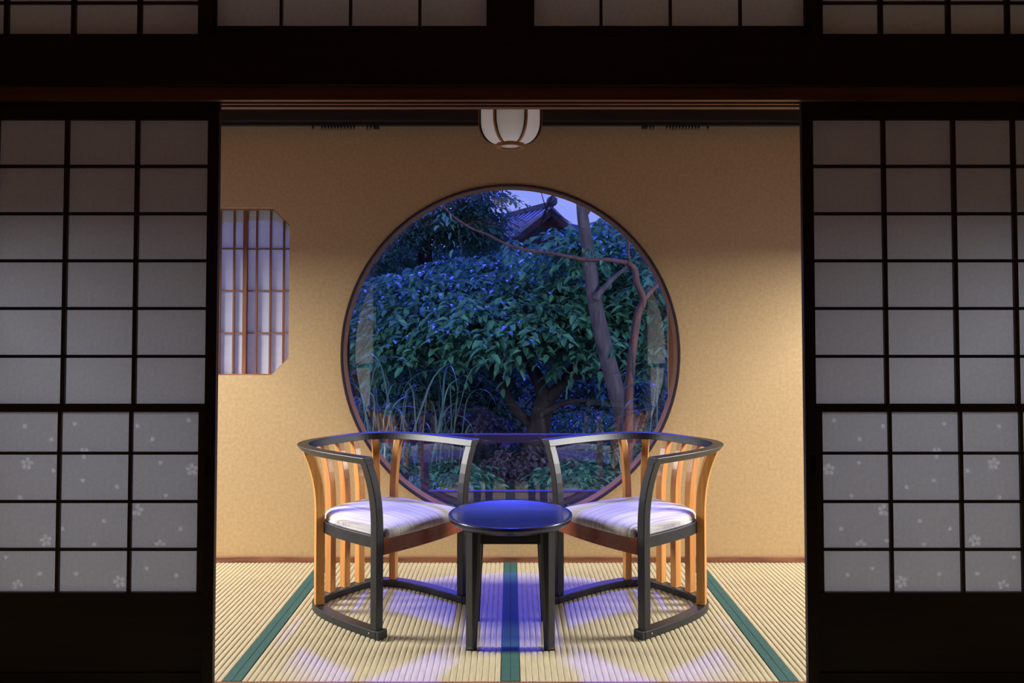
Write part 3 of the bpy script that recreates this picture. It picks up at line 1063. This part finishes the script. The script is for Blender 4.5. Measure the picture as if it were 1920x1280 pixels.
# ------------------------------------------------------------------ curtain rails with bunched runners
bz = zy(236.5, WALL_Y)
for s, lb in ((-1, 'black curtain rail with bunched runners, left of the lantern'), (1, 'black curtain rail with bunched runners, right of the lantern')):
    cr = empty('curtain_rail', (s * 0.95, WALL_Y - 0.05, bz - 0.0005))
    tag(cr, lb, 'curtain rail', 'curtain rails under the black board')
    box('track', -0.90, 0.90, -0.014, 0.014, -0.010, 0.0, M['rail_black'], cr)
    def rx(px):
        return -s * (at(px, 232, WALL_Y - 0.05).x + 0.95) if s > 0 else at(px, 232, WALL_Y - 0.05).x + 0.95
    box('end_stop', min(rx(700), rx(711)), max(rx(700), rx(711)), -0.013, 0.013, -0.026, -0.0102, M['rail_black'], cr, bw=0.003)
    for px in (587, 604, 610, 616, 622, 628, 634, 640, 646, 652, 658, 664, 689, 695):
        x = rx(px)
        rn = box('runner', x - 0.0045, x + 0.0045, -0.005, 0.005, -0.020, -0.0102, M['rail_black'], cr)
        hk = link('hook', tube_me('hook', smooth_path([(0, 0, 0), (0.003, -0.002, -0.006), (-0.003, -0.004, -0.010), (-0.005, -0.002, -0.005)], 3), [0.0016] * 10, 5), M['rail_black'], rn)
        hk.location = (0, 0, -0.005)

# =================================================================== GARDEN
random.seed(7)
GZ = -0.55
gm = bpy.data.meshes.new('ground')
bm = bmesh.new()
bmesh.ops.create_grid(bm, x_segments=60, y_segments=60, size=0.5)
for v in bm.verts:
    v.co = Vector((v.co.x * 90, 4.06 + (v.co.y + 0.5) * 130, 0))
    v.co.z = GZ + 0.12 * math.sin(v.co.x * 1.1) * math.cos(v.co.y * 0.8) * min(1, max(0, (v.co.y - 5) / 3)) + max(0, v.co.y - 14) * 0.03
bm.to_mesh(gm)
bm.free()
o = link('ground', gm, M['ground'], kind='structure')
tag(o, 'dark mossy garden ground outside the round window', 'ground')

# hills
hv, hf = [], []
NX = 60
for i in range(NX + 1):
    x = -90 + 180 * i / NX
    px_ = PX + FPX * x / 118
    hgt = 14.5 + 2.0 * math.sin(x * 0.09 + 1.2) + 1.4 * math.sin(x * 0.23) + 0.5 * math.sin(x * 0.71)
    hv += [(x, 112, -1), (x, 118, hgt), (x, 134, -1)]
for i in range(NX):
    a = 3 * i
    hf += [(a, a + 3, a + 4, a + 1), (a + 1, a + 4, a + 5, a + 2)]
o = link('mountain', mesh_from('mountain', hv, hf, True), M['mountain'], kind='structure')
tag(o, 'hazy wooded hill behind the old house', 'mountain')

# bars added outside the round window in place of a reflection in its glass
ver = empty('reflected_rail', (0, 4.55, GZ))
tag(ver, 'low wooden bars added outside the glass as a reflected rail', 'railing')
def rail(name, py0, py1, Y, x0, x1, th=0.05):
    z1, z0 = zy(py0, Y), zy(py1, Y)
    return box(name, x0, x1, Y - 4.55 - th / 2, Y - 4.55 + th / 2, z0 - GZ, z1 - GZ, M['rail_wood'], ver, bw=0.004)
rail('top_rail', 813, 829, 4.55, -1.6, 1.6)
rail('lower_rail', 919, 944, 4.55, -1.6, 1.6)
for x in (-1.5, -0.5, 0.263, 1.5):
    box('post', x - 0.022, x + 0.022, -0.02, 0.02, 0.0, zy(829, 4.55) - GZ, M['rail_wood'], ver)

# ------------------------------------------------------------------ old house
HA = Vector((1.445, 30.82, 0))
hu = Vector((-0.498, 0.867, 0)).normalized()      # ridge runs away to the left
hg = Vector((0.867, 0.498, 0)).normalized()       # along the gable
house = empty('garden_house', (HA.x, HA.y, 0.0))
house.rotation_euler = (0, 0, math.atan2(hg.y, hg.x))
tag(house, 'old tile-roofed house with a dark gable above the trees', 'house')
# local: x along gable, y along the ridge (away)
RZ, EZ, HS, HL = 6.07, 4.84, 1.64, 5.5
def slab(name, quad, th, m, parent):
    q = [Vector(p) for p in quad]
    n = (q[1] - q[0]).cross(q[3] - q[0]).normalized()
    if n.z < 0:
        n = -n
    v = q + [p - n * th for p in q]
    me = mesh_from(name, v, [(0, 1, 2, 3), (7, 6, 5, 4), (0, 4, 5, 1), (1, 5, 6, 2), (2, 6, 7, 3), (3, 7, 4, 0)])
    return link(name, me, m, parent)
for s in (-1, 1):
    sl = slab('roof_slope', [(0, -0.35, RZ), (s * HS, -0.35, EZ), (s * HS, HL, EZ), (0, HL, RZ)], 0.10, M['roof'], house)
    for k in range(14):
        y = -0.30 + k * (HL + 0.2) / 13
        t = tube_me('tile_roll', [(0, y, RZ + 0.02), (s * HS, y, EZ + 0.02)], [0.055, 0.055], 6)
        link('tile_roll', t, M['roof'], sl)
    bb = slab('barge_board', [(0, -0.36, RZ - 0.08), (s * HS * 1.0, -0.36, EZ - 0.08), (s * HS * 1.0, -0.36, EZ - 0.36), (0, -0.36, RZ - 0.40)], 0.05, M['house_wood'], house)
link('ridge_cap', box_me('ridge_cap', -0.12, 0.12, -0.35, HL, RZ - 0.02, RZ + 0.18), M['ridge'], house)
oe = link('ridge_end_tile', tube_me('ridge_end_tile', [(0, -0.48, RZ + 0.20), (0, -0.30, RZ + 0.20)], [0.21, 0.19], 14), M['ridge'], house)
gme = mesh_from('gable_wall', [(-HS * 0.8, 0.1, EZ - 0.1), (HS * 0.8, 0.1, EZ - 0.1), (0, 0.1, RZ - 0.35), (-HS * 0.8, 0.2, EZ - 0.1), (HS * 0.8, 0.2, EZ - 0.1), (0, 0.2, RZ - 0.35)],
                [(0, 1, 2), (5, 4, 3), (0, 3, 4, 1), (1, 4, 5, 2), (2, 5, 3, 0)])
link('gable_wall', gme, M['house_wood'], house)
link('timber_wall', box_me('timber_wall', -HS * 0.8, HS * 0.8, 0.1, HL - 0.3, 0.2, EZ - 0.1), M['house_wood'], house)
link('plaster_band', box_me('plaster_band', -HS * 2.2, HS * 1.6, -0.6, -0.45, 3.75, 3.95), M['house_plaster'], house)
link('lean_to_roof', box_me('lean_to_roof', -HS * 2.2, HS * 1.6, -0.65, 0.1, 3.95, 4.02), M['ridge'], house)
link('lean_to_wall', box_me('lean_to_wall', -HS * 2.2, HS * 1.6, -0.44, 0.05, 0.2, 3.95), M['house_wood'], house)

# ------------------------------------------------------------------ trees
def leaf_geo(ln, wd, fold=0.25, droop=0.15):
    """folded leaf of four faces, base at origin, along +X"""
    v = [(0, 0, 0), (ln * 0.35, wd * 0.5, fold * wd), (ln * 0.75, wd * 0.36, fold * wd * 0.6 - droop * ln * 0.4), (ln, 0, -droop * ln),
         (ln * 0.75, -wd * 0.36, fold * wd * 0.6 - droop * ln * 0.4), (ln * 0.35, -wd * 0.5, fold * wd), (ln * 0.5, 0, -droop * ln * 0.15)]
    f = [(0, 6, 1), (1, 6, 3, 2), (0, 5, 6), (5, 4, 3, 6)]
    return v, f

def leaf_matrix(p, d, roll, sc_):
    x = d.normalized()
    up = Vector((0, 0, 1))
    y = up.cross(x)
    if y.length < 1e-3:
        y = Vector((0, 1, 0))
    y.normalize()
    z = x.cross(y)
    y2 = y * math.cos(roll) + z * math.sin(roll)
    z2 = x.cross(y2)
    m = Matrix((x, y2, z2)).transposed().to_4x4()
    m = m @ Matrix.Scale(sc_, 4)
    m.translation = p
    return m

def sprays(rng, blobs, n_spray, per, twig, ln, flat=0.45):
    """leaf transforms on drooping twigs scattered in ellipsoid blobs [(centre, radii, weight)]"""
    tot = sum(b[2] for b in blobs)
    out = []
    for c, r, w in blobs:
        for _ in range(max(1, int(n_spray * w / tot))):
            while True:
                u = Vector((rng.uniform(-1, 1), rng.uniform(-1, 1), rng.uniform(-1, 1)))
                if u.length < 1:
                    break
            if u.length > 0.01 and rng.random() < 0.6:
                u = u.normalized() * (0.65 + 0.35 * rng.random())
            p = Vector((c[0] + u.x * r[0], c[1] + u.y * r[1], c[2] + u.z * r[2]))
            a = rng.uniform(0, 2 * math.pi)
            d = Vector((math.cos(a) + u.x * 0.8, math.sin(a) + u.y * 0.8 - 0.35, rng.uniform(-flat, flat * 0.4))).normalized()
            tl = twig * rng.uniform(0.6, 1.3)
            for k in range(per):
                t = (k + 0.5) / per
                q = p + d * tl * t + Vector((0, 0, -0.35 * tl * t * t))
                side = 1 if k % 2 else -1
                sd = Vector((-d.y, d.x, 0)) * side
                ld = (d * 0.75 + sd * rng.uniform(0.5, 1.0) + Vector((0, 0, rng.uniform(-0.7, 0.05)))).normalized()
                out.append((q, ld, rng.uniform(-0.5, 0.5), ln * rng.uniform(0.65, 1.2)))
    return out

def foliage_mesh(name, leaves, wd, origin, m):
    gv, gf = leaf_geo(1.0, wd)
    verts, faces = [], []
    for (p, d, roll, sc_) in leaves:
        mt = leaf_matrix(p - origin, d, roll, sc_)
        b = len(verts)
        verts += [mt @ Vector(v) for v in gv]
        faces += [tuple(b + i for i in f) for f in gf]
    me = mesh_from(name, verts, faces)
    me.materials.append(m)
    return me

def make_tree(name, origin, label, branches, barkm, blobs, n_spray, per, twig, ln, wd, leafm, seed, single=0, group=None, flat=0.45):
    rng = random.Random(seed)
    origin = Vector(origin)
    root = empty(name, origin)
    tag(root, label, 'tree', group)
    trunk = None
    for i, (pts, r0, r1) in enumerate(branches):
        pp = smooth_path([Vector(p) - origin for p in pts], 5)
        rad = [r0 + (r1 - r0) * k / (len(pp) - 1) for k in range(len(pp))]
        o_ = link('trunk' if i == 0 else 'branch', tube_me('trunk' if i == 0 else 'branch', pp, rad, 10), barkm, root)
    lv = sprays(rng, blobs, n_spray, per, twig, ln, flat)
    if single:
        lv.sort(key=lambda t: -t[3] / t[0].y)
        near, lv = lv[:single], lv[single:]
        gv, gf = leaf_geo(1.0, wd)
        lm = mesh_from('leaf', gv, gf)
        lm.materials.append(leafm)
        for (p, d, roll, sc_) in near:
            lo_ = bpy.data.objects.new('leaf', lm)
            COL.objects.link(lo_)
            lo_.parent = root
            lo_.matrix_local = leaf_matrix(p - origin, d, roll, sc_)
    if lv:
        fo = link('foliage', foliage_mesh('foliage', lv, wd, origin, leafm), None, root)
        fo['kind'] = 'stuff'
    return root

def blob(px, py, Y, rx, rz, ry=None, w=None):
    c = at(px, py, Y)
    k = Y / FPX
    r = (rx * k, ry if ry else (rx + rz) * 0.5 * k, rz * k)
    return (c, r, w if w else rx * rz)

def path(Y, *pp):
    out = []
    for q in pp:
        out.append(at(q[0], q[1], q[2] if len(q) > 2 else Y))
    return out

# broad canopy in the middle, on the dark forked tree low in the view
mid = make_tree('cherry_tree', (at(1000, 830, 8.2).x, 8.2, GZ), 'broad leafy tree with a dark forked trunk in the middle of the garden',
    [([(at(1000, 830, 8.2).x, 8.2, GZ)] + path(8.2, (1000, 860), (1010, 800), (1022, 750)), 0.16, 0.10),
     (path(8.2, (1022, 752), (1010, 715), (985, 672), (955, 650), (930, 630)), 0.085, 0.03),
     (path(8.2, (1022, 752), (1060, 712), (1092, 665), (1100, 630)), 0.075, 0.03),
     (path(8.0, (1060, 712), (1100, 700), (1150, 696), (1200, 690)), 0.045, 0.02),
     (path(8.2, (1000, 800), (960, 760), (930, 700), (900, 660)), 0.06, 0.025),
     (path(8.0, (1010, 780), (1060, 755), (1120, 750)), 0.04, 0.015)],
    M['bark_dark'],
    [blob(800, 560, 8.3, 120, 55, 0.8), blob(960, 540, 8.5, 140, 50, 0.9), blob(1100, 560, 8.0, 120, 60, 0.8), blob(900, 600, 7.6, 130, 55, 0.7),
     blob(1030, 610, 7.5, 120, 50, 0.7), blob(760, 620, 7.8, 90, 60, 0.6), blob(1180, 600, 8.2, 80, 70, 0.6), blob(960, 500, 9.2, 180, 22, 0.6)],
    1700, 9, 0.45, 0.125, 0.46, M['leaf_mid'], 3, single=140)

# darker under-canopy further back
make_tree('shade_tree', (at(860, 800, 10.5).x, 10.5, GZ), 'dark shaded tree low behind the cherry tree',
    [([(at(860, 830, 10.5).x, 10.5, GZ)] + path(10.5, (860, 830), (850, 760), (830, 700)), 0.13, 0.06),
     (path(10.5, (850, 760), (900, 720), (950, 700)), 0.06, 0.03)],
    M['bark_dark'],
    [blob(780, 690, 10.5, 120, 60, 0.9), blob(900, 700, 11, 120, 60, 0.9), blob(1060, 690, 11, 120, 40, 0.9), blob(1180, 720, 10.8, 100, 70, 0.9),
     blob(700, 640, 10.2, 80, 90, 0.8), blob(980, 640, 11.5, 220, 50, 1.0), blob(930, 780, 10.5, 260, 40, 0.8), blob(940, 500, 12.5, 220, 26, 0.6, 4000),
     blob(540, 620, 10.5, 140, 130, 0.9, 14000), blob(1390, 620, 10.5, 140, 130, 0.9, 14000), blob(590, 480, 11.5, 110, 60, 0.8, 6000), blob(1350, 480, 11.5, 110, 60, 0.8, 6000)],
    2200, 8, 0.5, 0.14, 0.45, M['leaf_dark'], 5)

# upper left tree
make_tree('maple_tree', (at(796, 520, 12).x, 12, GZ), 'dark spreading tree in the upper left of the round window',
    [([(at(800, 520, 12).x, 12, GZ)] + path(12, (800, 560), (797, 480), (796, 450)), 0.14, 0.10),
     (path(12, (796, 455), (775, 440), (760, 432)), 0.05, 0.02), (path(12, (796, 452), (822, 430), (850, 410)), 0.05, 0.02),
     (path(12, (796, 452), (800, 420), (805, 380)), 0.06, 0.02),
     (path(11.2, (765, 418), (800, 408), (840, 400), (880, 378)), 0.03, 0.012)],
    M['bark_dark'],
    [blob(900, 366, 12, 45, 22, 0.8, 1600), blob(850, 388, 12, 60, 25, 0.9, 2200), blob(790, 410, 12, 55, 24, 0.8, 1800), blob(905, 412, 12.3, 45, 14, 0.7, 1000), blob(860, 428, 12, 70, 14, 0.8, 1500),
     blob(745, 435, 11.8, 40, 22, 0.7, 1200), blob(890, 448, 12.5, 60, 14, 0.7, 1100), blob(720, 480, 11.5, 40, 22, 0.7, 1000)],
    1000, 9, 0.42, 0.12, 0.34, M['leaf_dark'], 11)

# right hand tree with the tall leaning grey trunk
make_tree('grey_tree', (at(1178, 830, 6.6).x, 6.6, GZ), 'tree with a tall leaning grey trunk on the right of the window',
    [([(at(1195, 900, 6.6).x, 6.6, GZ)] + path(6.6, (1180, 820), (1160, 750), (1136, 660), (1116, 570), (1106, 500), (1096, 430), (1091, 392), (1088, 340), (1084, 280)), 0.085, 0.035),
     (path(6.6, (1092, 405), (1102, 392), (1118, 365), (1130, 320)), 0.035, 0.02),
     (path(6.5, (1116, 562), (1128, 545), (1150, 522), (1176, 500)), 0.032, 0.014)],
    M['bark'],
    [blob(1062, 445, 7.2, 38, 26, 0.5), blob(1075, 475, 7.2, 40, 20, 0.5), blob(1170, 440, 7.6, 60, 36, 0.6), blob(1210, 500, 7.4, 45, 45, 0.6), blob(1130, 470, 8.0, 60, 26, 0.6),
     blob(1235, 600, 7.4, 40, 70, 0.5), blob(1045, 480, 7.5, 30, 12, 0.4), blob(960, 462, 7.6, 28, 14, 0.3)],
    330, 9, 0.40, 0.125, 0.42, M['leaf_mid'], 17, single=60)

# reddish trunk nearer the glass with a long branch reaching left
make_tree('red_barked_tree', (at(1178, 860, 5.7).x, 5.7, GZ), 'crooked red-brown tree near the glass with a long thin branch',
    [([(at(1175, 900, 5.7).x, 5.7, GZ)] + path(5.7, (1178, 800), (1180, 720), (1188, 640), (1196, 590), (1206, 562), (1194, 530), (1190, 505), (1176, 492)), 0.038, 0.020),
     (path(5.7, (1178, 493), (1140, 487), (1100, 487), (1060, 480), (1030, 474), (990, 470), (950, 458), (915, 440), (885, 428), (850, 405), (830, 385)), 0.018, 0.005),
     (path(5.7, (1206, 562), (1222, 545), (1236, 528), (1250, 500)), 0.020, 0.010),
     (path(5.7, (1182, 494), (1178, 470), (1182, 445)), 0.010, 0.006)],
    M['bark_red'], [blob(840, 395, 5.8, 16, 12, 0.1, 200), blob(1180, 450, 5.8, 12, 14, 0.1, 200)],
    8, 6, 0.22, 0.07, 0.4, M['leaf_mid'], 23)

# bare twigs by the ridge
make_tree('bare_sapling', (at(1030, 520, 14).x, 14, GZ), 'thin bare sapling against the sky beside the roof ridge',
    [([(at(1012, 520, 14).x, 14, GZ)] + path(14, (1010, 470), (1012, 430), (1024, 392), (1036, 365), (1044, 340)), 0.030, 0.010),
     (path(14, (1024, 392), (1018, 372), (1012, 350)), 0.011, 0.005),
     (path(14, (1024, 392), (1045, 402), (1062, 412), (1072, 418)), 0.011, 0.005),
     (path(14, (1028, 385), (1040, 376), (1046, 371)), 0.008, 0.004)],
    M['bark_dark'], [blob(1030, 480, 14, 20, 12, 0.2, 10)], 3, 5, 0.3, 0.1, 0.4, M['leaf_dark'], 29)

# right background trees
make_tree('hill_tree', (at(1200, 470, 17).x, 17, GZ), 'rounded leafy tree in the background right of the grey trunk',
    [([(at(1200, 500, 17).x, 17, GZ)] + path(17, (1200, 520), (1195, 450)), 0.14, 0.06)],
    M['bark_dark'], [blob(1175, 428, 17, 55, 26, 0.9), blob(1140, 455, 17, 60, 30, 0.9), blob(1220, 470, 17, 55, 45, 0.9), blob(1110, 490, 16, 80, 25, 0.9)],
    700, 8, 0.5, 0.17, 0.42, M['leaf_mid'], 31)
make_tree('distant_tree', (at(830, 500, 20).x, 20, GZ), 'distant tree filling the gap left of the house',
    [([(at(880, 500, 20).x, 20, GZ)] + path(20, (880, 520), (880, 455)), 0.14, 0.06)],
    M['bark_dark'], [blob(880, 482, 20, 90, 16, 0.9), blob(960, 490, 20, 60, 14, 0.9), blob(1010, 480, 24, 60, 14, 0.9)],
    500, 8, 0.6, 0.20, 0.42, M['leaf_dark'], 37)

# low shrubs under the trees
SHR = [(720, 860, 6.3, 60, 40, 'dark low shrub at the far left under the window edge', 'leaf_dark'),
       (850, 790, 8.8, 100, 34, 'dull violet low shrub behind the left chair back', 'leaf_purple'),
       (1000, 870, 7.0, 90, 36, 'dull violet low shrub behind the table', 'leaf_purple'),
       (850, 900, 6.0, 60, 30, 'small green shrub low between the left chair and table', 'leaf_mid'),
       (1085, 900, 6.0, 60, 34, 'small green shrub low between the table and right chair', 'leaf_mid'),
       (1190, 840, 6.8, 60, 50, 'dark low shrub beneath the grey trunk', 'leaf_dark'),
       (1110, 800, 9.0, 90, 34, 'dark low shrub behind the right chair back', 'leaf_dark')]
for i, (px, py, Y, rx, rz, lb, lm) in enumerate(SHR):
    c = at(px, py, Y)
    b = blob(px, py, Y, rx, rz, 0.5)
    rng = random.Random(60 + i)
    org = Vector((c.x, c.y, GZ))
    root = empty('garden_shrub', org)
    tag(root, lb, 'shrub', 'low shrubs under the garden trees')
    for k in range(4):
        tip = Vector((rng.uniform(-0.6, 0.6) * b[1][0], rng.uniform(-0.2, 0.2), max(0.12, c.z - GZ)))
        link('stem', tube_me('stem', [(0, 0, 0), tip * 0.5 + Vector((0.02, 0, 0.03)), tip], [0.014, 0.010, 0.005], 6), M['bark_dark'], root)
    fo = link('foliage', foliage_mesh('foliage', sprays(rng, [b], 200, 8, 0.25, 0.075), 0.45, org, M[lm]), None, root)
    fo['kind'] = 'stuff'

# arching grass clumps close to the glass
def blade_me(h, rho, w, turn):
    """stem rising to h, then curling over in an arc of radius rho"""
    n1, n2 = 4, 8
    verts, faces, path_ = [], [], []
    for i in range(n1):
        t = i / n1
        path_.append((0.10 * h * t * t, h * t))
    for i in range(n2 + 1):
        th = R(78) - R(turn) * i / n2
        c = (0.10 * h + rho * math.sin(R(78)), h - rho * math.cos(R(78)))
        path_.append((c[0] - rho * math.sin(th), c[1] + rho * math.cos(th)))
    n = len(path_) - 1
    for i, (x, z) in enumerate(path_):
        t = i / n
        ww = w * (0.35 + 1.7 * t - 1.95 * t * t)
        verts += [(x, -ww, z + ww * 0.4), (x, 0, z), (x, ww, z + ww * 0.4)]
    for i in range(n):
        a = 3 * i
        faces += [(a, a + 3, a + 4, a + 1), (a + 1, a + 4, a + 5, a + 2)]
    me = mesh_from('blade', verts, faces, True)
    me.materials.append(M['grass_blade'])
    return me
BL = [blade_me(0.84, 0.13, 0.0095, 150), blade_me(0.90, 0.09, 0.008, 170), blade_me(0.78, 0.19, 0.010, 135), blade_me(0.86, 0.11, 0.0085, 185)]
CL = [(680, 700, 5.5, 17, 1.00, 'arching grass clump against the left edge of the round window'),
      (735, 660, 6.3, 14, 1.25, 'tall arching grass clump second from the left window edge'),
      (830, 690, 6.4, 10, 0.85, 'arching grass clump left of the forked trunk'),
      (760, 800, 5.6, 9, 0.75, 'low arching grass clump above the left chair rail'),
      (1238, 640, 5.9, 14, 1.15, 'arching grass clump against the right edge of the round window'),
      (790, 520, 8.0, 26, 2.10, 'tall feathery grass clump beneath the upper left tree')]
for ci, (px, py, Y, nb, sc_, lb) in enumerate(CL):
    rng = random.Random(90 + ci)
    tip = at(px, py, Y)
    root = empty('arching_grass', (tip.x, Y, GZ))
    tag(root, lb, 'grass clump', 'arching grass outside the window')
    H = (tip.z - GZ)
    for k in range(nb):
        b = bpy.data.objects.new('blade', BL[k % 4])
        COL.objects.link(b)
        b.parent = root
        b.location = (rng.uniform(-0.25, 0.25) * sc_, rng.uniform(-0.15, 0.15), 0)
        b.rotation_euler = (rng.uniform(-0.16, 0.16), rng.uniform(-0.05, 0.22), rng.uniform(0, 2 * math.pi))
        sz = H * rng.uniform(0.45, 1.15)
        b.scale = (min(1.5, sz) * rng.uniform(0.8, 1.3), 1.15, sz)

bpy.context.view_layer.update()
